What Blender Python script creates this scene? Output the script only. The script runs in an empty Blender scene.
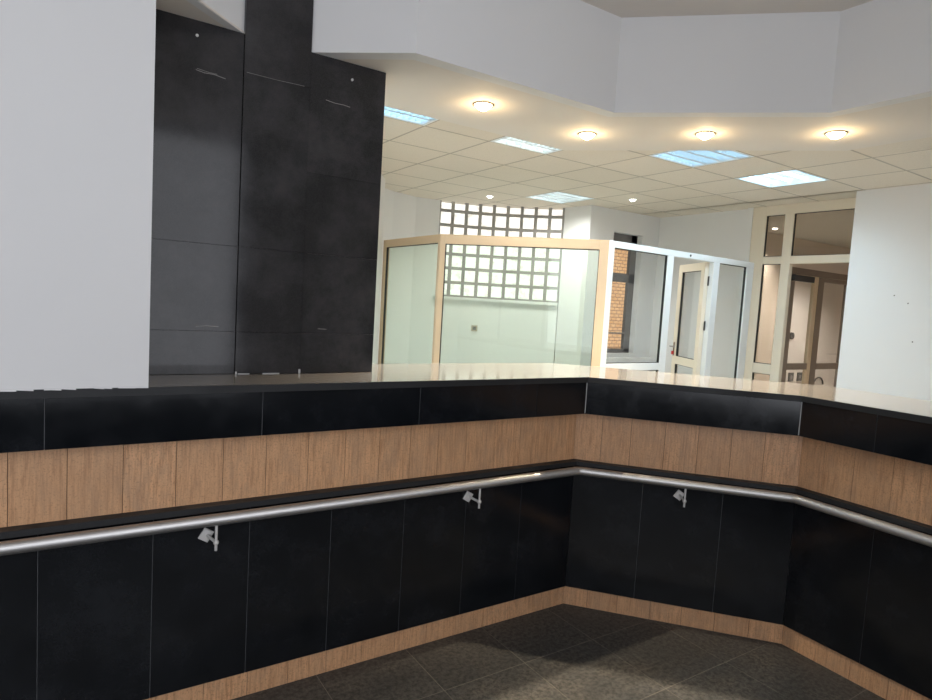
import bpy, math, random
from mathutils import Vector, Matrix

random.seed(7)
S = bpy.context.scene
COL = S.collection

# ------------------------------------------------------------------ camera
# World axes: X runs along the long left counter front, Y goes away from the lobby, Z up, lobby floor at 0.
EYE = 2.10
cd = bpy.data.cameras.new('camera')
cam = bpy.data.objects.new('camera', cd)
COL.objects.link(cam)
_p, _r = 0.07630347, -0.05901620
_f = Vector((0, math.cos(_p), -math.sin(_p)))
_x = Vector((1, 0, 0))
_d = _f.cross(_x)
_x2 = math.cos(_r) * _x + math.sin(_r) * _d
_d2 = -math.sin(_r) * _x + math.cos(_r) * _d
AX, BX = Vector((0.83436, 0.55122, 0)), Vector((-0.55122, 0.83436, 0))


def _w(v):
    return Vector((v.dot(AX), v.dot(BX), v.z))


m = Matrix.Identity(4)
for i, v in enumerate((_w(_x2), -_w(_d2), -_w(_f))):
    m[0][i], m[1][i], m[2][i] = v
m.translation = (0, 0, EYE)
cam.matrix_world = m
cd.sensor_width = 36.0
cd.lens = 621.445 * 36.0 / 932.0
cd.clip_start = 0.05
S.camera = cam

# ------------------------------------------------------------------ world, sun, daylight, exposure
W = bpy.data.worlds.new('world')
S.world = W
W.use_nodes = True
W.node_tree.nodes['Background'].inputs[0].default_value = (0.80, 0.90, 1.0, 1)
W.node_tree.nodes['Background'].inputs[1].default_value = 0.4

sd = bpy.data.lights.new('sun', 'SUN')
sd.energy = 10.0
sd.angle = math.radians(1.0)
sd.color = (1.0, 0.93, 0.82)
so = bpy.data.objects.new('sun', sd)
COL.objects.link(so)
so.rotation_euler = Vector((-0.15, 0.43, -0.90)).to_track_quat('-Z', 'Y').to_euler()


def area(name, loc, aim, sx, sy, power, color):
    d = bpy.data.lights.new(name, 'AREA')
    d.shape = 'RECTANGLE'
    d.size, d.size_y = sx, sy
    d.energy = power
    d.color = color
    o = bpy.data.objects.new(name, d)
    COL.objects.link(o)
    o.location = loc
    o.rotation_euler = (Vector(aim) - Vector(loc)).to_track_quat('-Z', 'Y').to_euler()
    return o


# daylight standing outside the glazed lobby front behind the camera
area('daylight_lobby', (-0.7, -1.70, 2.45), (-0.3, 3.0, 2.2), 5.4, 3.0, 138, (0.92, 0.935, 1.0))
# daylight outside the rear window of the office
S.view_settings.view_transform = 'Standard'
S.view_settings.look = 'None'
S.view_settings.gamma = 1.0
S.view_settings.use_curve_mapping = False
S.view_settings.exposure = 0.0
S.cycles.max_bounces = 10
S.cycles.diffuse_bounces = 5
S.cycles.glossy_bounces = 4
S.cycles.transparent_max_bounces = 16
S.cycles.sample_clamp_indirect = 4.0
S.cycles.use_denoising = True


# ------------------------------------------------------------------ materials
def mat(name, color, rough=0.5, metal=0.0, spec=0.5, coat=0.0, emit=None, estr=0.0):
    k = bpy.data.materials.new(name)
    k.use_nodes = True
    b = k.node_tree.nodes['Principled BSDF']
    b.inputs['Base Color'].default_value = (*color, 1)
    b.inputs['Roughness'].default_value = rough
    b.inputs['Metallic'].default_value = metal
    b.inputs['Specular IOR Level'].default_value = spec
    b.inputs['Coat Weight'].default_value = coat
    b.inputs['Coat Roughness'].default_value = 0.06
    if emit:
        b.inputs['Emission Color'].default_value = (*emit, 1)
        b.inputs['Emission Strength'].default_value = estr
    return k


class NT:
    """small helper to wire nodes"""

    def __init__(s, k):
        s.t = k.node_tree
        s.b = s.t.nodes['Principled BSDF']

    def n(s, typ, **kw):
        x = s.t.nodes.new(typ)
        for a, v in kw.items():
            setattr(x, a, v)
        return x

    def l(s, a, b):
        s.t.links.new(a, b)

    def coord(s, scale=(1, 1, 1), rot=(0, 0, 0)):
        g = s.n('ShaderNodeNewGeometry')
        mp = s.n('ShaderNodeMapping')
        mp.inputs['Scale'].default_value = scale
        mp.inputs['Rotation'].default_value = rot
        s.l(g.outputs['Position'], mp.inputs['Vector'])
        s.geo = g
        return mp.outputs[0]

    def noise(s, vec, scale, detail=4, rough=0.55):
        x = s.n('ShaderNodeTexNoise')
        x.inputs['Scale'].default_value = scale
        x.inputs['Detail'].default_value = detail
        x.inputs['Roughness'].default_value = rough
        s.l(vec, x.inputs['Vector'])
        return x.outputs['Fac']

    def ramp(s, fac, stops):
        x = s.n('ShaderNodeValToRGB')
        e = x.color_ramp.elements
        while len(e) < len(stops):
            e.new(0.5)
        for q, (p, c) in zip(e, stops):
            q.position = p
            q.color = (*c, 1) if len(c) == 3 else c
        s.l(fac, x.inputs[0])
        return x.outputs[0]

    def mix(s, fac, a, b, mode='MIX'):
        x = s.n('ShaderNodeMix', data_type='RGBA', blend_type=mode)
        for sock, v in ((x.inputs[0], fac), (x.inputs[6], a), (x.inputs[7], b)):
            if hasattr(v, 'is_output'):
                s.l(v, sock)
            elif isinstance(v, (int, float)):
                sock.default_value = v
            else:
                sock.default_value = (*v, 1)
        return x.outputs[2]

    def mrange(s, fac, a, b, c, d):
        x = s.n('ShaderNodeMapRange')
        for i, v in enumerate((a, b, c, d)):
            x.inputs[i + 1].default_value = v
        s.l(fac, x.inputs[0])
        return x.outputs[0]

    def bump(s, h, strength, dist=0.01):
        x = s.n('ShaderNodeBump')
        x.inputs['Strength'].default_value = strength
        x.inputs['Distance'].default_value = dist
        s.l(h, x.inputs['Height'])
        s.l(x.outputs[0], s.b.inputs['Normal'])


def granite(name, base, dust, dust_amt, rough, speck=0.06, spec=0.5):
    k = mat(name, base, rough, spec=spec)
    q = NT(k)
    v = q.coord()
    fine = q.noise(v, 260, 2)
    big = q.noise(v, 3.2, 6, 0.65)
    isl = q.geo.outputs['Random Per Island']
    c1 = q.ramp(fine, [(0.35, base), (0.72, tuple(x + speck for x in base))])
    c2 = q.mix(q.mrange(big, 0.42, 0.78, 0.0, dust_amt), c1, dust)
    c3 = q.mix(q.mrange(isl, 0, 1, 0.0, 0.35), c2, tuple(x * 0.5 for x in base))
    q.l(c3, q.b.inputs['Base Color'])
    q.l(q.mrange(big, 0.3, 0.75, rough * 0.7, rough * 1.6), q.b.inputs['Roughness'])
    return k


M = {}
M['granite'] = granite('polished black granite', (0.0045, 0.0058, 0.0078), (0.030, 0.033, 0.040), 0.45, 0.12, 0.006, 0.4)
M['granite_honed'] = granite('honed black granite', (0.020, 0.021, 0.023), (0.04, 0.04, 0.042), 0.4, 0.5, 0.01, 0.3)
M['granite_slab'] = granite('dusty charcoal granite', (0.021, 0.0205, 0.0225), (0.085, 0.083, 0.087), 0.8, 0.09, 0.02, 0.3)
M['granite_floor'] = granite('worn grey granite paving', (0.065, 0.064, 0.060), (0.19, 0.165, 0.135), 0.8, 0.42, 0.06, 0.3)
q = NT(M['granite_floor'])
v = q.coord()
mid = q.noise(v, 38, 5, 0.75)
old = q.b.inputs['Base Color'].links[0].from_socket
q.l(q.mix(q.mrange(mid, 0.40, 0.60, 0.0, 0.85), old, (0.022, 0.022, 0.021)), q.b.inputs['Base Color'])
M['grout_dark'] = mat('pale joint filler', (0.11, 0.115, 0.12), 0.9)
M['grout_floor'] = mat('floor grout', (0.20, 0.18, 0.155), 0.9)
M['adhesive'] = mat('dried adhesive', (0.24, 0.235, 0.23), 0.8)
M['sealant'] = mat('white silicone', (0.48, 0.48, 0.48), 0.6)


def c_rand(q):
    """another stretch of vein for every tile"""
    x = q.n('ShaderNodeVectorMath', operation='SCALE')
    x.inputs[0].default_value = (37.0, 91.0, 53.0)
    q.l(q.geo.outputs['Random Per Island'], x.inputs['Scale'])
    return x.outputs[0]


def travertine(name, light, dark, rough, coat):
    k = mat(name, light, rough, coat=coat)
    q = NT(k)
    v = q.coord((95, 95, 5.5))
    vg = q.geo
    v2 = q.coord((1, 1, 1))
    isl = q.geo.outputs['Random Per Island']
    q.l(c_rand(q), v.node.inputs['Location'])
    st = q.noise(v, 1.0, 7, 0.72)
    pit = q.noise(v2, 110, 4, 0.7)
    c = q.ramp(st, [(0.34, dark), (0.50, light), (0.68, tuple(min(1, x * 1.2) for x in light))])
    c = q.mix(q.mrange(pit, 0.52, 0.68, 0.0, 0.65), c, tuple(x * 0.55 for x in dark))
    mot = q.noise(q.coord((9, 9, 5)), 1.0, 5, 0.7)
    c = q.mix(q.mrange(mot, 0.45, 0.70, 0.0, 0.55), c, (0.40, 0.27, 0.18))
    c = q.mix(q.mrange(isl, 0, 1, 0.0, 0.40), c, tuple(x * 0.7 for x in light))
    q.l(c, q.b.inputs['Base Color'])
    return k


M['travertine'] = travertine('polished beige travertine', (0.72, 0.415, 0.225), (0.47, 0.235, 0.11), 0.33, 0.15)
M['trav_joint'] = mat('brown stone joint', (0.07, 0.045, 0.03), 0.9)
M['counter_stone'] = mat('honed beige counter stone', (0.215, 0.195, 0.175), 0.11, spec=0.5, coat=0.15)


def paint(name, c, rough=0.75):
    k = mat(name, c, rough, spec=0.25)
    q = NT(k)
    v = q.coord()
    h = q.noise(v, 130, 3)
    q.bump(h, 0.08, 0.002)
    big = q.noise(v, 1.4, 3)
    q.l(q.mix(q.mrange(big, 0.3, 0.7, 0, 0.12), c, tuple(x * 0.82 for x in c)), q.b.inputs['Base Color'])
    return k


M['white'] = paint('white wall paint', (0.78, 0.78, 0.78))
M['office_floor'] = paint('office floor made pale for bounce', (0.72, 0.70, 0.66), 0.4)  # unseen floor, colour made pale to bounce light onto the tile ceiling
M['white_ceiling'] = paint('white ceiling paint', (0.76, 0.715, 0.66))
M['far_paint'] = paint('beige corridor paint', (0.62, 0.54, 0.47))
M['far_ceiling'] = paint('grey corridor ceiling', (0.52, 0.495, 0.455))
M['tile'] = mat('mineral fibre ceiling tile', (0.77, 0.705, 0.61), 0.9, spec=0.1)
q = NT(M['tile'])
v = q.coord()
sp = q.noise(v, 220, 2)
isl = q.geo.outputs['Random Per Island']
c = q.ramp(sp, [(0.28, (0.61, 0.55, 0.47)), (0.45, (0.77, 0.705, 0.61))])
q.l(q.mix(q.mrange(isl, 0, 1, 0, 0.25), c, (0.69, 0.63, 0.54)), q.b.inputs['Base Color'])
M['tbar'] = mat('ceiling grid bar', (0.42, 0.37, 0.30), 0.6)
M['steel'] = mat('brushed stainless steel', (0.62, 0.61, 0.60), 0.50, metal=1.0)
M['zinc'] = mat('dull zinc bracket', (0.72, 0.71, 0.69), 0.45, metal=0.3)
M['pvc_white'] = mat('white frame profile', (0.80, 0.82, 0.82), 0.35)
M['pvc_cream'] = mat('cream frame profile', (0.55, 0.42, 0.28), 0.35)
M['pvc_ivory'] = mat('ivory frame profile', (0.74, 0.67, 0.55), 0.35)
M['gasket'] = mat('black rubber gasket', (0.015, 0.015, 0.015), 0.6)
M['brown_alu'] = mat('brown aluminium profile', (0.20, 0.155, 0.12), 0.4, metal=0.2)
M['dark_frame'] = mat('dark brown window frame', (0.15, 0.14, 0.135), 0.5)
M['dark_plastic'] = mat('dark plastic', (0.03, 0.028, 0.026), 0.5)
M['socket'] = mat('beige switch plastic', (0.45, 0.40, 0.32), 0.4)
M['chrome'] = mat('satin chrome', (0.75, 0.74, 0.72), 0.2, metal=1.0)
M['red'] = mat('red plastic', (0.45, 0.03, 0.03), 0.4)
M['housing'] = mat('white enamel reflector', (0.82, 0.88, 0.92), 0.3)
M['louvre'] = mat('aluminium louvre', (0.75, 0.78, 0.80), 0.3, metal=0.6)
M['tube_cool'] = mat('lit fluorescent tube', (0.9, 0.95, 1), 0.4, emit=(0.45, 0.78, 1.0), estr=5.0)
M['tube_white'] = mat('lit white fluorescent tube', (0.95, 1, 0.98), 0.4, emit=(0.93, 1.0, 0.93), estr=5.0)
M['bulb'] = mat('lit frosted lamp glass', (1, 0.95, 0.85), 0.4, emit=(1.0, 0.72, 0.38), estr=60.0)
M['led'] = mat('lit led lens', (1, 1, 1), 0.4, emit=(1.0, 0.97, 0.90), estr=12.0)
M['ring'] = mat('lamp trim ring', (0.42, 0.37, 0.30), 0.35, metal=0.7)
M['block_grout'] = mat('grey brown block mortar', (0.33, 0.32, 0.30), 0.8)

# glass blocks glow by themselves, standing in for daylight through them
k = mat('glass block with daylight glow put in', (0.8, 0.8, 0.8), 0.15, emit=(1.0, 0.965, 0.90), estr=1.1)
q = NT(k)
v = q.coord((1, 1, 1))
w = q.noise(v, 14, 3, 0.6)
q.l(q.ramp(w, [(0.30, (0.62, 0.58, 0.52)), (0.52, (0.98, 0.95, 0.90)), (0.8, (1, 0.99, 0.96))]), q.b.inputs['Emission Color'])
q.b.inputs['Base Color'].default_value = (0.35, 0.35, 0.34, 1)
M['glass_block'] = k


def glass(name, tint, ior=1.45):
    k = bpy.data.materials.new(name)
    k.use_nodes = True
    t = k.node_tree
    t.nodes.clear()
    o = t.nodes.new('ShaderNodeOutputMaterial')
    mx = t.nodes.new('ShaderNodeMixShader')
    fr = t.nodes.new('ShaderNodeFresnel')
    ge = t.nodes.new('ShaderNodeNewGeometry')
    mr = t.nodes.new('ShaderNodeMapRange')
    mr.inputs[3].default_value = ior
    mr.inputs[4].default_value = 1.0 / ior
    t.links.new(ge.outputs['Backfacing'], mr.inputs[0])
    t.links.new(mr.outputs[0], fr.inputs[0])
    tr = t.nodes.new('ShaderNodeBsdfTransparent')
    tr.inputs[0].default_value = (*tint, 1)
    gl = t.nodes.new('ShaderNodeBsdfGlossy')
    gl.inputs['Roughness'].default_value = 0.02
    t.links.new(fr.outputs[0], mx.inputs[0])
    t.links.new(tr.outputs[0], mx.inputs[1])
    t.links.new(gl.outputs[0], mx.inputs[2])
    t.links.new(mx.outputs[0], o.inputs[0])
    return k


M['glass_green'] = glass('green tinted glass', (0.90, 0.955, 0.91))
M['glass_clear'] = glass('clear glass', (0.95, 0.965, 0.965))
M['glass_smoke'] = glass('smoked glass', (0.82, 0.80, 0.76))

k = mat('sunlit orange brick', (0.6, 0.3, 0.15), 0.85)
q = NT(k)
g = q.n('ShaderNodeNewGeometry')
sx = q.n('ShaderNodeSeparateXYZ')
cx = q.n('ShaderNodeCombineXYZ')
q.l(g.outputs['Position'], sx.inputs[0])
q.l(sx.outputs[0], cx.inputs[0])
q.l(sx.outputs[2], cx.inputs[1])
bt = q.n('ShaderNodeTexBrick')
bt.inputs['Color1'].default_value = (0.62, 0.36, 0.17, 1)
bt.inputs['Color2'].default_value = (0.70, 0.44, 0.23, 1)
bt.inputs['Mortar'].default_value = (0.27, 0.15, 0.08, 1)
bt.inputs['Scale'].default_value = 4.5
bt.inputs['Mortar Size'].default_value = 0.035
q.l(cx.outputs[0], bt.inputs['Vector'])
q.l(bt.outputs['Color'], q.b.inputs['Base Color'])
M['brick'] = k


# ------------------------------------------------------------------ mesh helpers
class MB:
    def __init__(s):
        s.v, s.f, s.mi, s.mats, s.sm = [], [], [], [], []

    def m(s, mt):
        if mt not in s.mats:
            s.mats.append(mt)
        return s.mats.index(mt)

    def add(s, vs, fs, mt, smooth=False):
        o = len(s.v)
        i = s.m(mt)
        s.v += [tuple(p) for p in vs]
        for f in fs:
            s.f.append([o + k for k in f])
            s.mi.append(i)
            s.sm.append(smooth)

    def prism(s, poly, z0, z1, mt):
        n = len(poly)
        ar = sum(poly[i][0] * poly[(i + 1) % n][1] - poly[(i + 1) % n][0] * poly[i][1] for i in range(n))
        if ar < 0:
            poly = poly[::-1]
        vs = [(x, y, z0) for x, y in poly] + [(x, y, z1) for x, y in poly]
        fs = [list(range(n))[::-1], list(range(n, 2 * n))]
        fs += [[i, (i + 1) % n, n + (i + 1) % n, n + i] for i in range(n)]
        s.add(vs, fs, mt)

    def hexa(s, c, mt):
        """8 corners: bottom ring then top ring (counter-clockwise from above)"""
        s.add(c, [[3, 2, 1, 0], [4, 5, 6, 7], [0, 1, 5, 4], [1, 2, 6, 5], [2, 3, 7, 6], [3, 0, 4, 7]], mt)

    def box(s, x0, x1, y0, y1, z0, z1, mt):
        s.prism([(x0, y0), (x1, y0), (x1, y1), (x0, y1)], z0, z1, mt)

    def fbox(s, fr, s0, s1, o0, o1, z0, z1, mt, ch=0.0):
        """box in a wall frame: along s, offset o behind the face line, chamfered front edges"""
        if ch <= 0:
            s.prism([fr(s0, o0), fr(s1, o0), fr(s1, o1), fr(s0, o1)], z0, z1, mt)
            return
        a = [fr(s0 + ch, o0), fr(s1 - ch, o0)]
        b = [fr(s0, o0 + ch), fr(s1, o0 + ch)]
        e = [fr(s0, o1), fr(s1, o1)]
        vs = [(*a[0], z0 + ch), (*a[1], z0 + ch), (*a[1], z1 - ch), (*a[0], z1 - ch),
              (*b[0], z0), (*b[1], z0), (*b[1], z1), (*b[0], z1),
              (*e[0], z0), (*e[1], z0), (*e[1], z1), (*e[0], z1)]
        fs = [[0, 1, 2, 3], [4, 5, 1, 0], [5, 6, 2, 1], [6, 7, 3, 2], [7, 4, 0, 3],
              [8, 9, 5, 4], [9, 10, 6, 5], [10, 11, 7, 6], [11, 8, 4, 7], [9, 8, 11, 10]]
        s.add(vs, fs, mt)

    def tube(s, pts, r, mt, n=16, caps=True):
        pts = [Vector(p) for p in pts]
        rings = []
        for i, p in enumerate(pts):
            d0 = (pts[i] - pts[i - 1]).normalized() if i else (pts[1] - pts[0]).normalized()
            d1 = (pts[i + 1] - pts[i]).normalized() if i < len(pts) - 1 else d0
            t = (d0 + d1).normalized()
            up = Vector((0, 0, 1)) if abs(t.z) < 0.9 else Vector((1, 0, 0))
            x = t.cross(up).normalized()
            y = x.cross(t).normalized()
            sc = 1.0 / max(0.5, t.dot(d0))
            rings.append([p + (x * math.cos(a) * sc + y * math.sin(a)) * r for a in [2 * math.pi * k / n for k in range(n)]])
        vs = [v for g in rings for v in g]
        fs = []
        for i in range(len(rings) - 1):
            for k in range(n):
                fs.append([i * n + k, i * n + (k + 1) % n, (i + 1) * n + (k + 1) % n, (i + 1) * n + k])
        s.add(vs, fs, mt, True)
        if caps:
            s.add(rings[0], [list(range(n))], mt)
            s.add(rings[-1], [list(range(n))[::-1]], mt)

    def lathe(s, c, prof, mt, n=24, smooth=True):
        """profile of (radius, z) around a vertical axis at c"""
        vs = []
        for r, z in prof:
            for k in range(n):
                a = 2 * math.pi * k / n
                vs.append((c[0] + r * math.cos(a), c[1] + r * math.sin(a), c[2] + z))
        fs = []
        for i in range(len(prof) - 1):
            for k in range(n):
                fs.append([i * n + k, i * n + (k + 1) % n, (i + 1) * n + (k + 1) % n, (i + 1) * n + k])
        s.add(vs, fs, mt, smooth)

    def ball(s, c, r, mt, n=12):
        prof = [(max(1e-4, r * math.sin(math.pi * i / 8)), r * math.cos(math.pi * i / 8)) for i in range(9)]
        s.lathe(c, prof, mt, n)

    def build(s, name, parent=None, origin=None):
        me = bpy.data.meshes.new(name)
        off = Vector(origin) if origin else Vector((0, 0, 0))
        me.from_pydata([tuple(Vector(p) - off) for p in s.v], [], s.f)
        for mt in s.mats:
            me.materials.append(M[mt])
        me.polygons.foreach_set('material_index', s.mi)
        me.polygons.foreach_set('use_smooth', s.sm)
        me.update()
        o = bpy.data.objects.new(name, me)
        COL.objects.link(o)
        o.location = off
        if parent:
            o.parent = parent
            o.matrix_parent_inverse = Matrix.Translation(-parent.matrix_basis.translation) if parent.type == 'EMPTY' else Matrix.Translation(-parent.matrix_world.translation)
        return o


def empty(name, loc, label, cat, group=None):
    o = bpy.data.objects.new(name, None)
    COL.objects.link(o)
    o.location = loc
    o.empty_display_size = 0.1
    o.matrix_basis = Matrix.Translation(loc)
    return tag(o, label, cat, group)


def tag(o, label, cat, group=None):
    o['label'] = label
    o['category'] = cat
    if group:
        o['group'] = group
    return o


def struct(mb, name, label, cat, parent=None):
    o = mb.build(name, parent)
    o['kind'] = 'structure'
    o['label'] = label
    o['category'] = cat
    return o


def frame(p0, p1):
    """wall frame along p0->p1; positive offset is to the left of travel (behind the face)"""
    p0, p1 = Vector(p0), Vector(p1)
    d = (p1 - p0).normalized()
    nrm = Vector((-d.y, d.x))

    def fr(s, o):
        q = p0 + d * s + nrm * o
        return (q.x, q.y)
    fr.d, fr.n, fr.p0, fr.L = d, nrm, p0, (p1 - p0).length
    return fr


def isect(fa, fb, oa, ob=None):
    ob = oa if ob is None else ob
    p = fa.p0 + fa.n * oa
    r = fb.p0 + fb.n * ob
    det = fa.d.x * -fb.d.y + fb.d.x * fa.d.y
    w = r - p
    t = (w.x * -fb.d.y + fb.d.x * w.y) / det
    return p + fa.d * t


# ------------------------------------------------------------------ the shell
LX, FY = -4.5, -1.2          # lobby end wall, glazed front behind the camera
ZT, ZS, ZU = 3.412, 3.399, 4.0  # tile ceiling, soffit, raised ceiling
ZF = 0.68                    # office floor
T0 = (2.311, 4.25)           # one node of the tile grid (0.6 m module)

# lobby floor of granite slabs
mb = MB()
mb.box(LX, 6.6, FY, 3.4, -0.10, -0.0008, 'grout_floor')
i = 0
gx, gy = 2.88, 2.69
px, py = 0.556, 0.573
for ix in range(-14, 3):
    for iy in range(-9, 2):
        x0, y0 = gx + ix * px, gy + iy * py
        x1, y1 = x0 + px - 0.004, y0 + py - 0.004
        x0, x1 = max(x0, LX), min(x1, 4.1)
        y0, y1 = max(y0, FY), min(y1, 3.3)
        if x1 - x0 > 0.02 and y1 - y0 > 0.02:
            mb.box(x0, x1, y0, y1, -0.02, 0.0, 'granite_floor')
struct(mb, 'floor', 'dark grey granite floor slabs below the handrail counter', 'floor')

mb = MB()
mb.prism([(LX, 3.85), (3.4, 3.85), (4.62, 2.33), (4.62, FY), (12, FY), (12, 7.4), (LX, 7.4)], ZF - 0.1, ZF, 'office_floor')
struct(mb, 'floor_office', 'unseen office floor behind the counter, made pale to bounce light', 'floor')

# left white wall above the counter, its return and rear closing
mb = MB()
mb.box(LX, 0.334, 2.999, 3.44, 1.651, ZU + 0.02, 'white')
WL = struct(mb, 'wall_left', 'plain white wall standing on the black counter edge', 'wall')
mb = MB()
rr = random.Random(3)
x = -0.9
while x < 0.325:
    w = rr.uniform(0.02, 0.07)
    a, b = rr.uniform(0.0, 0.004), rr.uniform(0.001, 0.006)
    if rr.random() < 0.75:
        x1 = min(x + w, 0.333)
        mb.hexa([(x, 2.9912, 1.651 - a), (x1, 2.9912, 1.651 - b), (x1, 2.9946, 1.651 - b), (x, 2.9946, 1.651 - a),
                 (x, 2.9912, 1.655), (x1, 2.9912, 1.655), (x1, 2.9946, 1.655), (x, 2.9946, 1.655)], 'white')
    x += w
o = mb.build('plaster_residue', WL)
o['label'] = 'ragged plaster residue along the black edge'
mb = MB()
mb.box(LX - 0.15, LX, FY, 4.1, 0, ZU, 'white')
struct(mb, 'wall_lobby_end', 'white end wall of the lobby', 'wall')
mb = MB()
mb.box(LX, 1.34, 3.90, 4.02, 0, ZU, 'white')
struct(mb, 'wall_behind_pillar', 'white wall behind the black pillar', 'wall')

# bulkhead around the raised ceiling
FA = [(0.785, 3.41), (0.334, 3.015)]
FB = [(1.135, 3.41), (1.574, 3.03), (3.045, 3.012), (3.975, 2.10), (3.973, FY)]


def strip(mb, pts, th, z0, z1, mt):
    """wall of thickness th on the left of travel"""
    fr = [frame(pts[i], pts[i + 1]) for i in range(len(pts) - 1)]
    outs = [fr[0].p0 + fr[0].n * th]
    for i in range(len(fr) - 1):
        outs.append(isect(fr[i], fr[i + 1], th))
    outs.append(Vector(pts[-1]) + fr[-1].n * th)
    for i in range(len(fr)):
        mb.prism([pts[i], pts[i + 1], tuple(outs[i + 1]), tuple(outs[i])], z0, z1, mt)


mb = MB()
strip(mb, FA[::-1], 0.05, ZS - 0.002, ZU + 0.02, 'white')
strip(mb, FB, 0.09, ZS - 0.002, ZU + 0.02, 'white')
struct(mb, 'wall_bulkhead', 'white angular bulkhead around the raised lobby ceiling', 'wall')

mb = MB()
inn = [(LX, 3.0), (0.334, 3.0), (0.785, 3.41), (1.135, 3.41), (1.574, 3.05), (3.045, 3.03), (3.985, 2.10), (3.985, FY)]
out = [(LX, 3.99), (0.2, 3.99), (0.785, 3.99), (1.135, 3.99), (1.574, 3.99), (3.49, 3.99), (4.93, 2.46), (4.93, FY)]
for i in range(len(inn) - 1):
    mb.prism([inn[i], inn[i + 1], out[i + 1], out[i]], ZS, ZT - 0.004, 'white_ceiling')
struct(mb, 'ceiling_soffit', 'smooth soffit with warm downlights above the counter', 'ceiling')

mb = MB()
mb.box(LX, 4.05, FY, 3.45, ZU, ZU + 0.05, 'white_ceiling')
struct(mb, 'ceiling_lobby', 'raised flat ceiling of the lobby', 'ceiling')

# ceiling of mineral tiles on a grid, cut by the fittings
FIX = {(-1, -1): 'a', (-1, 1): 'b', (-2, 3): 'c', (-2, 5): 'd', (2, 4): 'e'}
mb = MB()
gb = MB()
for i in range(-11, 6):
    for j in range(-4, 8):
        if (i, j) in FIX:
            continue
        x0, y0 = T0[0] + 0.6 * j, T0[1] + 0.6 * i
        if j == 7:
            x1 = 6.56
        else:
            x1 = x0 + 0.6
        # nothing of the tile field inside the raised lobby ceiling
        if y0 < 3.6 and x0 < 4.1 and (i, j) != (-2, 2):
            continue
        mb.box(x0 + 0.004, x1 - 0.004, y0 + 0.004, y0 + 0.596, ZT, ZT + 0.02, 'tile')
        if j == 6 and y0 > 2.9:   # part above the door recess
            mb.box(6.515, 7.0, y0 + 0.004, y0 + 0.596, ZT, ZT + 0.02, 'tile')
ceil = struct(mb, 'ceiling_tiles', 'beige mineral tile ceiling over the office', 'ceiling')
for i in range(-11, 7):
    y = T0[1] + 0.6 * i
    xa = 4.35 if y < 3.6 else 0.0
    gb.box(xa, 7.0, y - 0.008, y + 0.008, ZT - 0.001, ZT + 0.02, 'tbar')
for j in range(-3, 9):
    x = T0[0] + 0.6 * j
    ya = FY if x > 4.4 else 3.6
    gb.box(x - 0.008, x + 0.008, ya, 7.5, ZT - 0.001, ZT + 0.02, 'tbar')
o = gb.build('ceiling_grid', ceil)

# unseen roof added to block the sun, extended as canopy over the glazed front
mb = MB()
mb.box(LX - 0.2, 12.2, -4.6, 6.0, 4.08, 4.2, 'white')
mb.box(LX - 0.2, 5.80, 6.0, 7.6, 4.08, 4.2, 'white')
struct(mb, 'roof_sun_block', 'unseen flat roof slab added to block the sun', 'roof')

# office walls
mb = MB()
strip(mb, [(1.30, 3.985), (3.045, 6.44), (3.10, 6.84), (3.454, 7.045), (3.844, 7.18)], 0.12, ZF, ZT + 0.3, 'white')
struct(mb, 'wall_office_left', 'off-white office wall left of the glass block window', 'wall')

# curved bay with the glass block window
C0, C1, SAG = Vector((3.844, 7.18)), Vector((5.55, 6.24)), 0.20
ch = (C1 - C0)
L = ch.length
RAD = L * L / (8 * SAG) + SAG / 2
nb = Vector((-ch.y, ch.x)).normalized()
CEN = (C0 + C1) / 2 + nb * (SAG - RAD)
a0 = math.atan2(C0.y - CEN.y, C0.x - CEN.x)
a1 = math.atan2(C1.y - CEN.y, C1.x - CEN.x)
ARC = RAD * (a0 - a1)


def arc(s, o):
    a = a0 - s / RAD
    r = RAD + o
    return (CEN.x + r * math.cos(a), CEN.y + r * math.sin(a))


MOD = 0.184
ARC -= 0.015
WS0 = ARC - 9 * MOD
ZW = 2.165
mb = MB()
N = 24
for i in range(N):
    s0, s1 = ARC * i / N, ARC * (i + 1) / N
    mb.prism([arc(s0, 0), arc(s1, 0), arc(s1, 0.14), arc(s0, 0.14)], ZF, ZW, 'white')
for i in range(4):
    s0, s1 = WS0 * i / 4, WS0 * (i + 1) / 4
    mb.prism([arc(s0, 0), arc(s1, 0), arc(s1, 0.14), arc(s0, 0.14)], ZW, ZT + 0.3, 'white')
for i in range(N):
    s0, s1 = ARC * i / N, ARC * (i + 1) / N
    mb.prism([arc(s0, 0.03), arc(s1, 0.03), arc(s1, 0.14), arc(s0, 0.14)], ZT + 0.01, ZT + 0.3, 'white')
struct(mb, 'wall_bay', 'pale curved wall under the glass block window', 'wall')
mb = MB()
for i in range(N):
    s0, s1 = WS0 - 0.02 + (ARC - WS0 + 0.02) * i / N, WS0 - 0.02 + (ARC - WS0 + 0.02) * (i + 1) / N
    mb.prism([arc(s0, -0.045), arc(s1, -0.045), arc(s1, 0.02), arc(s0, 0.02)], ZW - 0.035, ZW, 'white')
struct(mb, 'trim_1', 'thin white sill under the glass block window', 'window sill')

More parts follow.
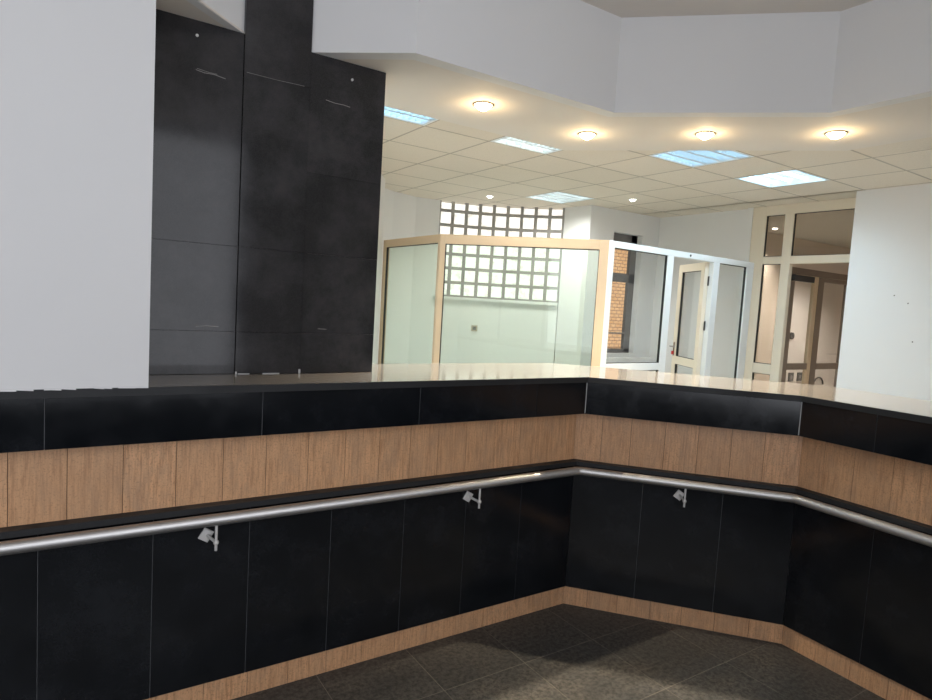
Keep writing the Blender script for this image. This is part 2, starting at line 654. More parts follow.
mb = MB()
gm = MB()
rows = [(ZW + 0.004 + r * 0.187, min(ZW + 0.004 + (r + 1) * 0.187, ZT)) for r in range(7)]
for cidx in range(9):
    s0 = WS0 + cidx * MOD
    for z0, z1 in rows:
        if z1 - z0 < 0.03:
            continue
        g = 0.020
        a_, b_ = s0 + g, s0 + MOD - g
        zz0, zz1 = z0 + g, z1 - g
        c_ = 0.02
        P = [arc(a_, 0.035), arc(b_, 0.035), arc(a_ + c_, 0.018), arc(b_ - c_, 0.018)]
        Q = [arc(a_, 0.095), arc(b_, 0.095)]
        mb.add([(*P[0], zz0), (*P[1], zz0), (*P[1], zz1), (*P[0], zz1),
                (*P[2], zz0 + c_), (*P[3], zz0 + c_), (*P[3], zz1 - c_), (*P[2], zz1 - c_),
                (*Q[0], zz0), (*Q[1], zz0), (*Q[1], zz1), (*Q[0], zz1)],
               [[4, 5, 6, 7], [0, 1, 5, 4], [1, 2, 6, 5], [2, 3, 7, 6], [3, 0, 4, 7],
                [8, 9, 1, 0], [9, 10, 2, 1], [10, 11, 3, 2], [11, 8, 0, 3], [9, 8, 11, 10]], 'glass_block')
    # mortar bars
for cidx in range(10):
    s0 = WS0 + cidx * MOD
    sa, sb = max(WS0, s0 - 0.021), min(ARC, s0 + 0.021)
    gm.prism([arc(sa, 0.016), arc(sb, 0.016), arc(sb, 0.10), arc(sa, 0.10)], ZW, ZT + 0.01, 'block_grout')
for r in range(8):
    z = ZW + 0.004 + r * 0.187
    if z > ZT:
        continue
    for i in range(18):
        s0, s1 = WS0 + (ARC - WS0) * i / 18, WS0 + (ARC - WS0) * (i + 1) / 18
        gm.prism([arc(s0, 0.018), arc(s1, 0.018), arc(s1, 0.10), arc(s0, 0.10)], z - 0.019, z + 0.019, 'block_grout')
win1 = struct(mb, 'window_1', 'curved window of bright glass blocks at the back of the office', 'window')
gm.build('mortar_grid', win1)

# wall right of the bay with the narrow window
mb = MB()
strip(mb, [(5.545, 6.243), (5.60, 5.81)], 0.12, ZF, ZT + 0.3, 'white')
WA0, WA1, WZ0, WZ1 = 6.03, 6.58, 1.54, 3.13
mb.box(5.60, WA0, 5.81, 6.0, ZF, ZT + 0.3, 'white')
mb.box(WA1, 7.0, 5.81, 6.0, ZF, ZT + 0.3, 'white')
mb.box(WA0, WA1, 5.81, 6.0, ZF, WZ0, 'white')
mb.box(WA0, WA1, 5.81, 6.0, WZ1, ZT + 0.3, 'white')
struct(mb, 'wall_office_back', 'white back wall with the narrow window facing orange brick', 'wall')
mb = MB()
yy0, yy1 = 5.90, 5.95
for x0, x1 in ((WA0, WA0 + 0.07), (WA1 - 0.11, WA1)):
    mb.box(x0, x1, yy0, yy1, WZ0, WZ1, 'dark_frame')
mb.box(WA0, WA1, yy0, yy1, WZ0, WZ0 + 0.055, 'dark_frame')
mb.box(WA0, WA1, yy0, yy1, WZ1 - 0.11, WZ1, 'dark_frame')
mb.box(WA0, WA1, yy0, yy1, 2.495, 2.613, 'dark_frame')
mb.box(WA0, WA1, yy0 - 0.01, yy1, 1.80, 1.815, 'dark_frame')
win2 = struct(mb, 'window_2', 'tall narrow dark-framed window looking onto orange brick', 'window')
mb = MB()
mb.box(WA0 + 0.03, WA1 - 0.03, 5.922, 5.928, WZ0 + 0.02, WZ1 - 0.02, 'glass_clear')
mb.build('window_pane', win2)
mb = MB()
mb.box(5.78, 6.86, 5.66, 5.81, 1.40, 1.49, 'white')
struct(mb, 'trim_2', 'deep white sill board under the narrow window', 'window sill')
mb = MB()
mb.box(5.2, 10, 7.30, 7.45, -0.5, 6.0, 'brick')
struct(mb, 'wall_outside', 'sunlit orange brick wall outside the narrow window', 'wall')
mb = MB()
mb.box(6.90, 7.02, 4.40, 5.82, ZF, ZT + 0.3, 'white')
mb.box(6.84, 6.90, 4.40, 4.47, ZF, ZT + 0.3, 'white')
struct(mb, 'wall_office_corner', 'white wall between the narrow window and the glazed doorway', 'wall')
mb = MB()
mb.box(6.54, 7.02, FY, 3.126, ZF, ZT + 0.3, 'white')
struct(mb, 'wall_right', 'bare white wall on the right behind the counter', 'wall')
mb = MB()
for (x, z) in ((0.55, 2.33), (0.62, 1.98), (0.43, 2.40)):
    mb.lathe((0, 0, 0), [(0.0001, 0), (0.006, 0), (0.006, 0.002), (0.0001, 0.002)], 'dark_plastic', 8)
    n = 4 * 8
    mb.v[-n:] = [(6.54 - p[2], 3.126 - x + p[0], z + p[1]) for p in mb.v[-n:]]
struct(mb, 'trim_3', 'tiny old screw holes in the right white wall', 'screw holes')

# room beyond the doorway
mb = MB()
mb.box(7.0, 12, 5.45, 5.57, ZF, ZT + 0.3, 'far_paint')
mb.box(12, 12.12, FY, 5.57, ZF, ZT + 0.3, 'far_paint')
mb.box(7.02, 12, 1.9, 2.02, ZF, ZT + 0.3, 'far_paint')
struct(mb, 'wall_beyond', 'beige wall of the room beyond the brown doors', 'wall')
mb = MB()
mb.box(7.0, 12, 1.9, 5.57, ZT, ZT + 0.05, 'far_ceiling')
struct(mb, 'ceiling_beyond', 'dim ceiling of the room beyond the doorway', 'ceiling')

# glazed lobby front behind the camera
mb = MB()
mb.box(LX, 6.6, FY - 0.2, FY, 0, 0.95, 'granite')
mb.box(LX, 6.6, FY - 0.2, FY, 3.93, 4.08, 'white')
mb.box(LX, -3.3, FY - 0.2, FY, 0.95, 3.93, 'white')
mb.box(1.95, 7.0, FY - 0.2, FY, 0.95, 3.93, 'white')
struct(mb, 'wall_front', 'glazed front wall of the lobby', 'wall')
mb = MB()
x = -3.3
while x < 1.96:
    mb.box(x - 0.03, x + 0.03, FY - 0.13, FY - 0.05, 0.95, 3.93, 'dark_frame')
    x += 1.3124
win3 = struct(mb, 'window_3', 'wide framed window of the lobby front', 'window')

# ------------------------------------------------------------------ reception counter
K0, K1, K2, K3 = (LX + 0.02, 2.995), (2.968, 2.995), (3.82, 2.017), (3.664, FY + 0.08)
GA, GB, GC = frame(K0, K1), frame(K1, K2), frame(K2, K3)
FR = [GA, GB, GC]


def corners(o):
    c1, c2 = isect(GA, GB, o), isect(GB, GC, o)
    return [GA.p0 + GA.n * o, c1, c2, Vector(K3) + GC.n * o]


def ranges(o):
    c = corners(o)
    return [((c[i] - FR[i].p0).dot(FR[i].d), (c[i + 1] - FR[i].p0).dot(FR[i].d)) for i in range(3)]


def ring_prism(mb, o0, o1, z0, z1, mt):
    a, b = corners(o0), corners(o1)
    for i in range(3):
        mb.prism([tuple(a[i]), tuple(a[i + 1]), tuple(b[i + 1]), tuple(b[i])], z0, z1, mt)


def clad(name, o, th, z0, z1, joints, mt, back, gap=0.003, ch=0.0012):
    """one row of stone per facing of the counter, cut at the joints (positions along each facing)"""
    rg = ranges(o)
    for i in range(3):
        mb = MB()
        s0, s1 = rg[i]
        cuts = [s0] + [j for j in sorted(joints[i]) if s0 + 0.02 < j < s1 - 0.02] + [s1]
        for a, b in zip(cuts[:-1], cuts[1:]):
            ga = gap / 2 if a > s0 else 0.0
            gb_ = gap / 2 if b < s1 else 0.0
            mb.fbox(FR[i], a + ga, b - gb_, o, o + th, z0, z1, mt, ch)
        if back:
            mb.fbox(FR[i], s0, s1, o + 0.004, o + th - 0.001, z0 + 0.002, z1 - 0.002, back)
        mb.build(name, counter)


def seq(first, step, lo, hi):
    k = math.floor((lo - first) / step)
    r = []
    while first + k * step < hi:
        r.append(first + k * step)
        k += 1
    return r


counter = empty('reception_counter', (2.968, 3.4, 0), 'angular reception counter clad in black granite and beige travertine bands', 'counter')
ss = -LX - 0.02  # shift: joint positions were taken from X along the long facing
# along the middle facing, positions count from its left corner; along the right facing from its left corner
TOP = 1.65
mb = MB()
ring_prism(mb, 0.012, 0.84, TOP - 0.036, TOP, 'counter_stone')
mb.build('countertop', counter)
mb = MB()
ring_prism(mb, 0.0, 0.0115, TOP - 0.036, TOP - 0.0005, 'granite_honed')
mb.build('edge_strip', counter)
mb = MB()
ring_prism(mb, 0.18, 0.80, 0.0, TOP - 0.037, 'white')
mb.build('core', counter)
J_band = [seq(ss + 0.831, 0.434, 0, 8), [0.62], [0.43, 0.86, 1.3, 1.75, 2.2]]
J_band[0] = [x + ss for x in (-1.7, -1.28, -0.86, -0.041, 0.831, 1.699, 2.546)]
J_band[1] = []
clad('granite_band', 0.010, 0.165, 1.40, TOP - 0.037, J_band, 'granite', 'grout_dark')
J_tr = [[x + ss for x in (-0.8, -0.59, -0.38, -0.169, 0.04, 0.254, 0.475, 0.687, 0.896, 1.116, 1.325, 1.53, 1.728, 1.918, 2.119, 2.34, 2.543, 2.783)],
        [x + 0.183 for x in (-0.071, 0.123, 0.345, 0.556, 0.761, 0.961)],
        [x + 1.996 for x in (-1.908, -1.731, -1.52, -1.31, -1.1, -0.89, -0.68)]]
clad('travertine_band', 0.15, 0.03, 1.051, 1.40, J_tr, 'travertine', 'trav_joint', 0.0022, 0.0008)
mb = MB()
ring_prism(mb, 0.088, 0.18, 1.022, 1.051, 'granite_honed')
mb.build('ledge', counter)
J_dk = [[x + ss for x in (-2.2, -1.76, -1.33, -0.9, -0.48, -0.063, 0.38, 0.82, 1.254, 1.702, 2.134, 2.571)],
        [x + 0.183 for x in (0.228, 0.737)],
        [x + 1.996 for x in (-1.575, -1.13, -0.7, -0.27, 0.16)]]
clad('granite_panelling', 0.13, 0.05, 0.135, 1.022, J_dk, 'granite', 'grout_dark', 0.003, 0.0012)
J_bs = [[x + ss for x in seq(0.623, 0.2135, -2.5, 3.2)],
        [x + 0.183 for x in (-0.087, 0.119, 0.34, 0.544, 0.756, 0.969)],
        [x + 1.996 for x in seq(-1.836, 0.207, -2.0, 0.4)]]
clad('plinth', 0.145, 0.035, 0.0, 0.135, J_bs, 'travertine', 'trav_joint', 0.0022, 0.0008)
# white silicone in the two inner corners of the upper band
for k_ in (1, 2):
    c = corners(0.0085)[k_]
    mb = MB()
    mb.tube([(c.x, c.y, 1.405), (c.x + 0.001, c.y, 1.5), (c.x, c.y, 1.612)], 0.003, 'sealant', 8)
    o = mb.build('corner_sealant', counter)
    o['label'] = 'white silicone bead in the corner'

# ------------------------------------------------------------------ handrail
rail = empty('handrail', (2.9, 2.9, 1.0), 'round stainless steel handrail bending along the counter front', 'handrail')
RO, RZ = 0.046, 0.998
c = corners(RO)
mb = MB()
q1, q2 = c[1], c[2]
d_ = GA.d
pts = [(LX + 0.02, c[0].y, RZ)]
for (cc, fa, fb) in ((q1, GA, GB), (q2, GB, GC)):
    for t in (0.0,):
        p = cc
        pts += [tuple((p - fa.d * 0.02).to_3d() + Vector((0, 0, RZ))), tuple((p + fb.d * 0.02).to_3d() + Vector((0, 0, RZ)))]
pts.append((c[3].x, FY + 0.02, RZ))
mb.tube(pts, 0.0285, 'steel', 28)
mb.build('rail_tube', rail)


def bracket(fr, s):
    mb = MB()
    mb.fbox(fr, s - 0.026, s + 0.026, 0.120, 0.131, RZ - 0.128, RZ - 0.070, 'zinc', 0.003)
    c_ = Vector((*fr(s, 0.12), RZ - 0.099))
    ax = Matrix.Rotation(math.radians(32), 3, Vector((fr.n.x, fr.n.y, 0)))
    mb.v = [tuple(c_ + ax @ (Vector(p) - c_)) for p in mb.v]
    br = mb.build('bracket', rail)
    mb = MB()
    p = fr(s + 0.004, 0.122)
    e = fr(s + 0.03, 0.045)
    mb.tube([(*p, RZ - 0.098), (*fr(s + 0.015, 0.09), RZ - 0.105), (*e, RZ - 0.112)], 0.0075, 'zinc', 10)
    mb.build('arm', br)
    mb = MB()
    mb.tube([(*e, RZ - 0.112), (*e, RZ - 0.028)], 0.0068, 'zinc', 10)
    mb.build('pin', br)
    mb = MB()
    mb.ball((*e, RZ - 0.112), 0.0135, 'zinc')
    mb.tube([(*e, RZ - 0.12), (*e, RZ - 0.152)], 0.007, 'zinc', 10)
    mb.build('ball_screw', br)


bracket(GA, 0.612 + ss)
bracket(GA, 2.142 + ss)
bracket(GB, 0.464 + 0.183)

# ------------------------------------------------------------------ black pillar
pil = empty('stone_pillar', (0.96, 3.6, TOP), 'tall black granite clad pillar of three slabs between the white walls', 'pillar')
PF = frame((0, 3.405), (5, 3.405))
mb = MB()
mb.box(0.337, 1.578, 3.432, 3.895, TOP + 0.001, ZS - 0.001, 'white')
mb.box(0.79, 1.13, 3.432, 3.895, ZS - 0.001, 4.06, 'white')
mb.build('core', pil)


def slab(name, x0, x1, o, z0, z1, cuts, extra=None):
    mb = MB()
    zs = [z0] + cuts + [z1]
    for a, b in zip(zs[:-1], zs[1:]):
        mb.fbox(PF, x0, x1, o, 0.028, a + 0.0004, b - 0.0004, 'granite_slab', 0.0006)
    return mb.build(name, pil)


sl = slab('granite_slab', 0.337, 0.785, 0.0, TOP + 0.001, ZS - 0.001, [1.875, 2.32])
sm_ = slab('granite_slab', 0.787, 1.133, -0.014, TOP + 0.001, 4.0, [1.875, 2.32, 3.205])
sr = slab('granite_slab', 1.137, 1.582, 0.0, TOP + 0.001, ZS - 0.001, [1.875, 2.32, 2.76])


def smear(parent, pts, w, off=0.0):
    mb = MB()
    for (x0, z0), (x1, z1) in zip(pts[:-1], pts[1:]):
        mb.prism([(x0, 3.404 + off), (x1, 3.404 + off), (x1, 3.406 + off), (x0, 3.406 + off)], 0, 0.001, 'adhesive')
        n = 8
        vs = mb.v[-n:]
        new = []
        for p in vs:
            t = 0 if abs(p[0] - x0) < 1e-6 else 1
            zz = (z0, z1)[t]
            new.append((p[0], p[1], zz + (w / 2 if p[2] > 0.0005 else -w / 2)))
        mb.v[-n:] = new
    o = mb.build('adhesive_smear', parent)
    o['label'] = 'thin whitish adhesive scratch on the black slab'


smear(sl, [(0.560, 3.163), (0.60, 3.157), (0.645, 3.160), (0.70, 3.152)], 0.003)
smear(sl, [(0.565, 3.170), (0.62, 3.164), (0.66, 3.164)], 0.002)
smear(sl, [(0.59, 1.897), (0.64, 1.902), (0.70, 1.899)], 0.003)
smear(sr, [(1.235, 1.902), (1.285, 1.900)], 0.003)
smear(sr, [(1.228, 3.166), (1.28, 3.160), (1.33, 3.161), (1.37, 3.157)], 0.003)
smear(sm_, [(0.80, 3.205), (0.95, 3.203), (1.10, 3.206)], 0.0015, -0.014)
for x0, x1, z1 in ((0.7865, 0.795, 1.664), (1.127, 1.1365, 1.674), (0.80, 0.86, 1.654), (0.93, 1.02, 1.6545)):
    mb = MB()
    mb.prism([(x0, 3.386), (x1, 3.386), (x1, 3.3915), (x0, 3.3915)], 1.6505, z1, 'sealant')
    o = mb.build('sealant_bead', sm_)
    o['label'] = 'white sealant residue at the foot of the middle slab'
for par, x, z in ((sl, 0.562, 3.325), (sr, 1.375, 3.308)):
    mb = MB()
    mb.tube([(x, 3.405, z), (x, 3.398, z)], 0.007, 'zinc', 10)
    mb.build('screw', par)

# ------------------------------------------------------------------ glass partition
part = empty('glass_partition', (3.6, 4.6, ZF), 'angular framed glass office partition with an open door behind the counter', 'glass partition')
PZ = 2.74
p_c0, p_c1, p_c2, p_c3 = (3.05, 6.42), (3.07, 5.205), (4.18, 4.07), (6.60, 4.17)
SC, SB, SA = frame(p_c0, p_c1), frame(p_c1, p_c2), frame(p_c2, p_c3)
DPT = 0.05


def pbox(name, fr, s0, s1, z0, z1, mt, d0=0.0, d1=DPT, parent=None, label=None):
    mb = MB()
    mb.fbox(fr, s0, s1, d0, d1, z0, z1, mt, 0.003)
    o = mb.build(name, parent or part)
    if label:
        o['label'] = label
    return o


def pane(fr, s0, s1, z0, z1, mt, parent=None):
    mb = MB()
    mb.fbox(fr, s0 + 0.004, s1 - 0.004, 0.021, 0.027, z0 + 0.004, z1 - 0.004, mt)
    o = mb.build('glass_pane', parent or part)
    mb = MB()
    g = 0.006
    for a, b, c_, d in ((s0, s0 + g, z0, z1), (s1 - g, s1, z0, z1), (s0 + g, s1 - g, z0, z0 + g), (s0 + g, s1 - g, z1 - g, z1)):
        mb.fbox(fr, a, b, 0.012, 0.036, c_, d, 'gasket')
    if parent is None or parent.parent is None:
        mb.build('gasket', o)
    else:
        mb.build('gasket', parent)
    return o


LC, LB, LA = SC.L, SB.L, SA.L
# left short run
pbox('post', SC, 0.0, 0.06, ZF, PZ, 'pvc_cream', label='cream frame post')
pbox('top_rail', SC, 0.06, LC - 0.04, PZ - 0.08, PZ, 'pvc_cream', label='cream top rail')
pbox('bottom_rail', SC, 0.06, LC - 0.04, ZF, ZF + 0.1, 'pvc_cream')
pane(SC, 0.06, LC - 0.04, ZF + 0.1, PZ - 0.08, 'glass_green')
# corner post
mb = MB()
cc = Vector(p_c1)
mb.prism([SC(LC - 0.04, 0), tuple(cc), SB(0.05, 0), SB(0.05, DPT), tuple(isect(SC, SB, DPT)), SC(LC - 0.04, DPT)], ZF, PZ, 'pvc_cream')
mb.build('post', part)
# middle run
pbox('top_rail', SB, 0.05, LB - 0.085, PZ - 0.09, PZ, 'pvc_cream', label='cream top rail')
pbox('bottom_rail', SB, 0.05, LB - 0.085, ZF, ZF + 0.1, 'pvc_cream')
pbox('post', SB, LB - 0.085, LB - 0.002, ZF, PZ, 'pvc_cream', label='cream frame post')
pane(SB, 0.05, LB - 0.085, ZF + 0.1, PZ - 0.09, 'glass_green')
# right run with the door
pbox('post', SA, 0.0, 0.075, ZF, PZ, 'pvc_white', label='white frame post')
pbox('top_rail', SA, 0.075, 2.422, PZ - 0.06, PZ, 'pvc_white', label='white top rail')
for s0, s1 in ((0.864, 0.957), (1.645, 1.752), (2.285, 2.422)):
    pbox('post', SA, s0, s1, ZF, PZ - 0.06, 'pvc_white', label='white frame post')
pbox('mid_rail', SA, 0.075, 0.864, 1.54, 1.61, 'pvc_white', label='white mid rail')
for s0, s1 in ((0.075, 0.864), (1.752, 2.285)):
    pbox('bottom_rail', SA, s0, s1, ZF, ZF + 0.1, 'pvc_white')
pane(SA, 0.075, 0.864, 1.61, PZ - 0.06, 'glass_clear')
pane(SA, 0.075, 0.864, ZF + 0.1, 1.54, 'glass_clear')
pane(SA, 1.752, 2.285, ZF + 0.1, PZ - 0.06, 'glass_clear')
mb = MB()
mb.tube([SA(1.22, -0.004) + (PZ - 0.03,), SA(1.22, 0.001) + (PZ - 0.03,)], 0.012, 'dark_plastic', 10)
mb.build('door_magnet', part)
# open door leaf, hung on the post right of it and swung into the office
H = Vector(SA(1.637, 0.05))
HD = Vector((0.48, 0.877)).normalized()
DR = frame(tuple(H), tuple(H + HD))


def dfr(s, o):
    return DR(s, o)


dfr.d, dfr.n, dfr.p0, dfr.L = DR.d, DR.n, DR.p0, 1
DW, DZ1 = 0.66, 2.68
mb = MB()
mb.fbox(dfr, 0, 0.085, 0, 0.045, ZF + 0.01, DZ1, 'pvc_ivory', 0.003)
mb.fbox(dfr, DW - 0.085, DW, 0, 0.045, ZF + 0.01, DZ1, 'pvc_ivory', 0.003)
mb.fbox(dfr, 0.085, DW - 0.085, 0, 0.045, DZ1 - 0.085, DZ1, 'pvc_ivory', 0.003)
mb.fbox(dfr, 0.085, DW - 0.085, 0, 0.045, 1.53, 1.62, 'pvc_ivory', 0.003)
mb.fbox(dfr, 0.085, DW - 0.085, 0, 0.045, ZF + 0.01, ZF + 0.11, 'pvc_ivory', 0.003)
door = mb.build('door', part)
door['label'] = 'open ivory framed glass door leaf'
pane(dfr, 0.085, DW - 0.085, 1.62, DZ1 - 0.085, 'glass_clear', door)
pane(dfr, 0.085, DW - 0.085, ZF + 0.11, 1.53, 'glass_clear', door)
mb = MB()
a_ = dfr(DW - 0.045, 0.045)
b_ = dfr(DW - 0.045, 0.095)
e_ = dfr(DW - 0.16, 0.095)
mb.tube([(*a_, 1.73), (*b_, 1.73), (*e_, 1.73)], 0.009, 'chrome', 10)
mb.fbox(dfr, DW - 0.062, DW - 0.028, 0.045, 0.052, 1.62, 1.78, 'chrome', 0.002)
mb.build('handle', door)
mb = MB()
mb.fbox(dfr, DW - 0.056, DW - 0.034, 0.052, 0.075, 1.635, 1.675, 'red', 0.003)
o = mb.build('lock_tag', door)
o['label'] = 'small red tag at the lock'
for z in (0.95, 2.0, 2.48):
    mb = MB()
    p = Vector(dfr(-0.006, 0.0))
    mb.tube([(p.x, p.y, z - 0.05), (p.x, p.y, z + 0.05)], 0.009, 'dark_plastic', 10)
    mb.build('hinge', door)

# ------------------------------------------------------------------ glazed doorway on the right
gd = empty('glazed_doorway', (6.87, 3.8, ZF), 'tall ivory framed doorway with transom panes left of the right white wall', 'door frame')
DF = frame((6.84, 4.398), (6.84, 3.128))  # runs towards the lobby
DL = DF.L


def db(name, s0, s1, z0, z1):
    mb = MB()
    mb.fbox(DF, s0, s1, 0.0, 0.06, z0, z1, 'pvc_ivory', 0.003)
    return mb.build(name, gd)


ya = 4.398
db('jamb', 0.0, ya - 4.225, ZF, ZT - 0.003)
db('jamb', DL - 0.06, DL, ZF, ZT - 0.003)
db('mullion', ya - 4.003, ya - 3.898, ZF, 3.30)
db('head_rail', ya - 4.225, DL - 0.06, 3.30, ZT - 0.003)
db('transom', ya - 4.225, ya - 4.003, 2.745, 2.83)
db('transom', ya - 3.898, DL - 0.06, 2.745, 2.83)
db('mid_rail', ya - 4.225, ya - 4.003, 1.48, 1.595)
db('bottom_rail', ya - 4.225, ya - 4.003, ZF, ZF + 0.1)
for s0, s1, z0, z1 in ((ya - 4.225, ya - 4.003, 2.83, 3.30), (ya - 3.898, DL - 0.06, 2.83, 3.30),
                       (ya - 4.225, ya - 4.003, 1.595, 2.745), (ya - 4.225, ya - 4.003, ZF + 0.1, 1.48)):
    pane(DF, s0, s1, z0, z1, 'glass_smoke', gd)

# ------------------------------------------------------------------ brown doors in the room beyond
bd = empty('brown_double_door', (7.6, 3.93, ZF), 'brown aluminium glazed double door seen through the ivory doorway', 'door')
BF = frame((6.93, 3.93), (9.2, 3.93))


def bb(name, x0, x1, z0, z1, mt='brown_alu', o0=0.0, o1=0.06, parent=None):
    mb = MB()
    mb.fbox(BF, x0 - 6.93, x1 - 6.93, o0, o1, z0, z1, mt, 0.003)
    return mb.build(name, parent or bd)


bb('head_frame', 6.95, 9.1, 2.648, 2.72)
bb('jamb', 6.95, 7.0, ZF, 2.648)
bb('jamb', 9.04, 9.1, ZF, 2.648)
for x0, x1 in ((7.005, 7.565), (7.57, 8.36)):
    mb = MB()
    left = x0 < 7.2
    w0, w1 = (0.05, 0.075) if left else (0.125, 0.10)
    mt = 'brown_alu'
    z1 = 2.645
    mb.fbox(BF, x0 - 6.93, x0 + w0 - 6.93, 0.005, 0.05, ZF + 0.01, z1, mt, 0.002)
    mb.fbox(BF, x1 - w1 - 6.93, x1 - 6.93, 0.005, 0.05, ZF + 0.01, z1, 'pvc_cream' if left else mt, 0.002)
    mb.fbox(BF, x0 + w0 - 6.93, x1 - w1 - 6.93, 0.005, 0.05, z1 - 0.05, z1, 'pvc_cream' if left else mt, 0.002)
    mb.fbox(BF, x0 + w0 - 6.93, x1 - w1 - 6.93, 0.005, 0.05, 1.54, 1.615, mt, 0.002)
    mb.fbox(BF, x0 + w0 - 6.93, x1 - w1 - 6.93, 0.005, 0.05, ZF + 0.01, ZF + 0.1, mt, 0.002)
    lf = mb.build('door_leaf', bd)
    for z0, zz in ((1.615, z1 - 0.05), (ZF + 0.1, 1.54)):
        mb = MB()
        mb.fbox(BF, x0 + w0 - 6.93, x1 - w1 - 6.93, 0.022, 0.028, z0, zz, 'glass_clear')
        mb.build('glass_pane', lf)
    if left:
        mb = MB()
        mb.fbox(BF, 6.96 - 6.93, 7.39 - 6.93, -0.04, 0.004, 2.565, 2.632, 'dark_plastic', 0.004)
        o = mb.build('door_closer', lf)
        o['label'] = 'black door closer'
    else:
        mb = MB()
        mb.tube([(8.29, 3.935, 1.72), (8.29, 3.885, 1.72), (8.13, 3.885, 1.72)], 0.009, 'dark_plastic', 10)
        mb.build('handle', lf)

# fittings on the wall beyond
mb = MB()
mb.tube([(9.8, 5.45, 1.875), (9.8, 5.42, 1.875)], 0.055, 'dark_plastic', 16)
tag(mb.build('wall_vent_cap'), 'round black fitting on the beige wall behind the brown door', 'wall fitting')
for x, lab in ((9.905, 'dark socket on the beige wall, nearer the ivory mullion'), (10.163, 'dark socket on the beige wall, nearer the brown door post')):
    e = empty('wall_socket', (x, 5.45, 1.21), lab, 'socket', 'dark sockets beyond the brown door')
    mb = MB()
    mb.box(x - 0.07, x + 0.07, 5.435, 5.45, 1.14, 1.28, 'dark_plastic')
    mb.build('cover_plate', e)
    mb = MB()
    mb.tube([(x, 5.436, 1.21), (x, 5.43, 1.21)], 0.03, 'dark_frame', 14)
    mb.build('socket_insert', e)
mb = MB()
ringpts = [(10.75 + 0.15 * math.cos(t), 5.43, 1.07 + 0.12 * math.sin(t)) for t in [math.pi * k / 12 for k in range(13)]]
mb.tube(ringpts, 0.012, 'dark_plastic', 8)
tag(mb.build('cable_loop'), 'dark cable loop on the wall beside the brown door handle', 'cable')

# socket in the office under the glass block window
sa = 0.0
best = None
for k_ in range(200):
    p = arc(ARC * k_ / 199, 0)
    t = abs(p[0] / p[1] - 4.678 / 6.918)
    if best is None or t < best[0]:
        best = (t, ARC * k_ / 199)
s_ = best[1]
p = arc(s_, 0)
e = empty('wall_socket', (p[0], p[1], 1.76), 'small beige socket on the pale wall below the glass block window', 'socket')
mb = MB()
mb.prism([arc(s_ - 0.042, -0.012), arc(s_ + 0.042, -0.012), arc(s_ + 0.042, 0.001), arc(s_ - 0.042, 0.001)], 1.72, 1.80, 'socket')
mb.build('cover_plate', e)
mb = MB()
mb.prism([arc(s_ - 0.024, -0.015), arc(s_ + 0.024, -0.015), arc(s_ + 0.024, -0.011), arc(s_ - 0.024, -0.011)], 1.737, 1.783, 'dark_frame')
mb.build('socket_insert', e)


# ------------------------------------------------------------------ ceiling fittings
LUM = 23


def luminaire(i, j, kind, label, louvre=True):
    x0, y0 = T0[0] + 0.6 * j, T0[1] + 0.6 * i
    x1, y1 = x0 + 0.6, y0 + 0.6
    e = empty('fluorescent_light', (x0 + 0.3, y0 + 0.3, ZT), label, 'ceiling light', 'square fluorescent lights of the tile ceiling')
    zt = ZT + 0.085
    mb = MB()
    r = 0.03
    for a in ((x0 + .006, x1 - .006, y0 + .006, y0 + r), (x0 + .006, x1 - .006, y1 - r, y1 - .006), (x0 + .006, x0 + r, y0 + r, y1 - r), (x1 - r, x1 - .006, y0 + r, y1 - r)):
        mb.box(a[0], a[1], a[2], a[3], ZT - 0.002, ZT + 0.012, 'housing')
    for a in ((x0 + .02, x1 - .02, y0 + .02, y0 + r), (x0 + .02, x1 - .02, y1 - r, y1 - .02), (x0 + .02, x0 + r, y0 + r, y1 - r), (x1 - r, x1 - .02, y0 + r, y1 - r)):
        mb.box(a[0], a[1], a[2], a[3], ZT + 0.012, zt, 'housing')
    mb.box(x0 + .02, x1 - .02, y0 + .02, y1 - .02, zt, zt + 0.01, 'housing')
    mb.build('housing', e)
    tm = 'tube_cool' if kind == 'cool' else 'tube_white'
    for k in range(4):
        mb = MB()
        yy = y0 + 0.6 * (k + 0.5) / 4
        if louvre:
            mb.tube([(x0 + 0.035, yy, zt - 0.03), (x1 - 0.035, yy, zt - 0.03)], 0.013, tm, 10)
        else:
            mb.tube([(x0 + 0.035, yy, zt - 0.05), (x1 - 0.035, yy, zt - 0.05)], 0.013, tm, 10)
        mb.build('tube', e)
    if louvre:
        mb = MB()
        for k in range(1, 4):
            yy = y0 + 0.6 * k / 4
            mb.box(x0 + r, x1 - r, yy - 0.012, yy + 0.012, ZT + 0.002, ZT + 0.045, 'louvre')
        for k in range(1, 12):
            xx = x0 + 0.6 * k / 12
            for w in range(4):
                mb.box(xx - 0.0012, xx + 0.0012, y0 + 0.15 * w + (0.013 if w else r), y0 + 0.15 * (w + 1) - (0.013 if w < 3 else r), ZT + 0.004, ZT + 0.040, 'louvre')
        mb.build('louvre', e)
    for k in range(4):
        d = bpy.data.lights.new('tube_light', 'SPOT')
        d.energy = LUM * (1.0 if louvre else 0.6)
        d.color = (0.66, 0.86, 1.0) if kind == 'cool' else (1.0, 1.0, 0.93)
        d.spot_size = math.radians(160)
        d.spot_blend = 1.0
        d.shadow_soft_size = 0.0
        o = bpy.data.objects.new('tube_light', d)
        COL.objects.link(o)
        o.parent = e
        o.location = (0.14 * (1 if k % 2 else -1), 0.14 * (1 if k > 1 else -1), -0.02)
    return e


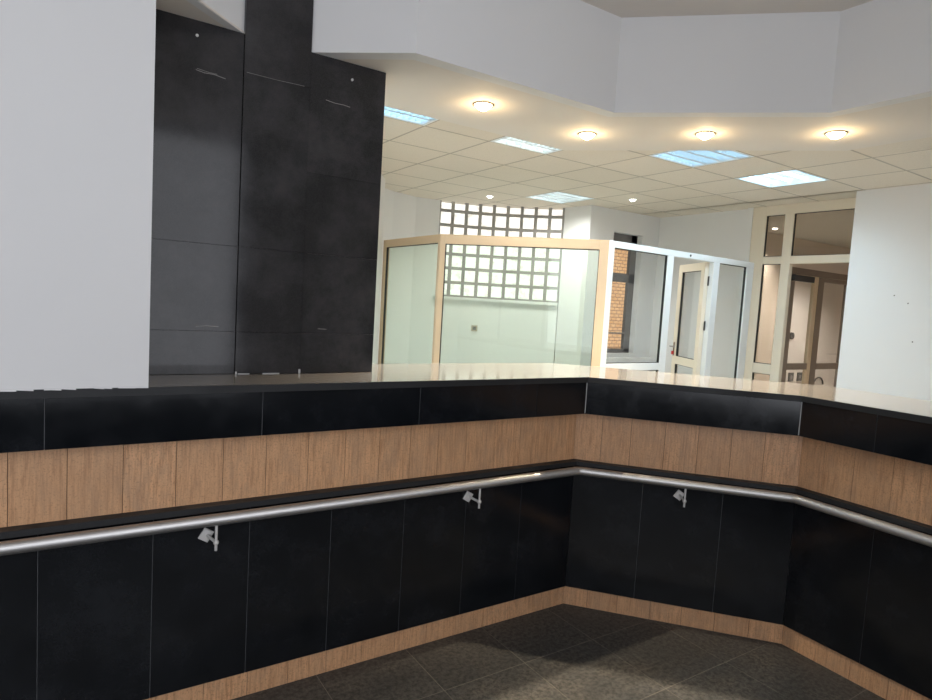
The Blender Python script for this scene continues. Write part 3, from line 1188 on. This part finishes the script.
luminaire(-1, -1, 'cool', 'bluish fluorescent light half hidden by the black pillar top')
luminaire(-1, 1, 'white', 'greenish white fluorescent light between the first two warm downlights')
luminaire(-2, 3, 'cool', 'blue louvred fluorescent light under the third warm downlight from the pillar')
luminaire(-2, 5, 'cool', 'open fluorescent light with bare tubes near the ivory doorway', louvre=False)
luminaire(2, 4, 'white', 'small distant fluorescent light above the glass block window')


def downlight(x, y, label):
    e = empty('warm_downlight', (x, y, ZS), label, 'downlight', 'warm downlights in the white soffit')
    mb = MB()
    mb.lathe((x, y, ZS), [(0.056, -0.003), (0.060, -0.008), (0.067, -0.008), (0.071, -0.005), (0.072, 0.001), (0.056, 0.001), (0.056, -0.003)], 'ring', 28)
    mb.build('trim_ring', e)
    mb = MB()
    mb.lathe((x, y, ZS), [(0.056, -0.006), (0.052, -0.013), (0.042, -0.022), (0.030, -0.031), (0.016, -0.038), (0.0005, -0.041)], 'bulb', 24)
    mb.build('lamp_glass', e)
    d = bpy.data.lights.new('downlight_beam', 'SPOT')
    d.energy = 205
    d.color = (1.0, 0.84, 0.63)
    d.spot_size = math.radians(98)
    d.spot_blend = 0.8
    d.shadow_soft_size = 0.02
    o = bpy.data.objects.new('downlight_beam', d)
    COL.objects.link(o)
    o.parent = e
    o.location = (0, 0, -0.06)
    d = bpy.data.lights.new('downlight_glow', 'POINT')
    d.energy = 1.8
    d.color = (1.0, 0.70, 0.36)
    d.shadow_soft_size = 0.0
    o = bpy.data.objects.new('downlight_glow', d)
    COL.objects.link(o)
    o.parent = e
    o.location = (0, 0, -0.085)


downlight(2.325, 3.485, 'warm downlight nearest the black pillar')
downlight(3.28, 3.505, 'warm downlight second from the black pillar')
downlight(3.855, 2.905, 'warm downlight third from the pillar, just above the blue fluorescent light')
downlight(4.43, 2.29, 'warm downlight farthest from the pillar, nearest the right white wall')


def led(x, y, z, label, power=25):
    e = empty('led_spot', (x, y, z), label, 'spot light', 'small white led spots')
    mb = MB()
    mb.lathe((x, y, z), [(0.034, -0.004), (0.044, -0.006), (0.047, 0.001), (0.034, 0.001), (0.034, -0.004)], 'housing', 20)
    mb.build('trim_ring', e)
    mb = MB()
    mb.lathe((x, y, z), [(0.036, -0.003), (0.03, -0.012), (0.016, -0.020), (0.0005, -0.022)], 'led', 20)
    mb.build('lens', e)
    d = bpy.data.lights.new('led_beam', 'SPOT')
    d.energy = power
    d.color = (1.0, 0.95, 0.88)
    d.spot_size = math.radians(130)
    d.spot_blend = 0.7
    d.shadow_soft_size = 0.02
    o = bpy.data.objects.new('led_beam', d)
    COL.objects.link(o)
    o.parent = e
    o.location = (0, 0, -0.035)


led(4.411, 6.35, ZT, 'small white spot light in the ceiling above the glass blocks')
led(5.611, 5.15, ZT, 'small white spot light in the ceiling above the narrow brick window')
led(8.53, 5.126, ZT, 'small white spot light seen through the doorway transom pane', 190)
led(9.6, 4.2, ZT, 'added white spot light brightening the room beyond the brown double door', 260)  # made-up spot, added because the room beyond was too dark
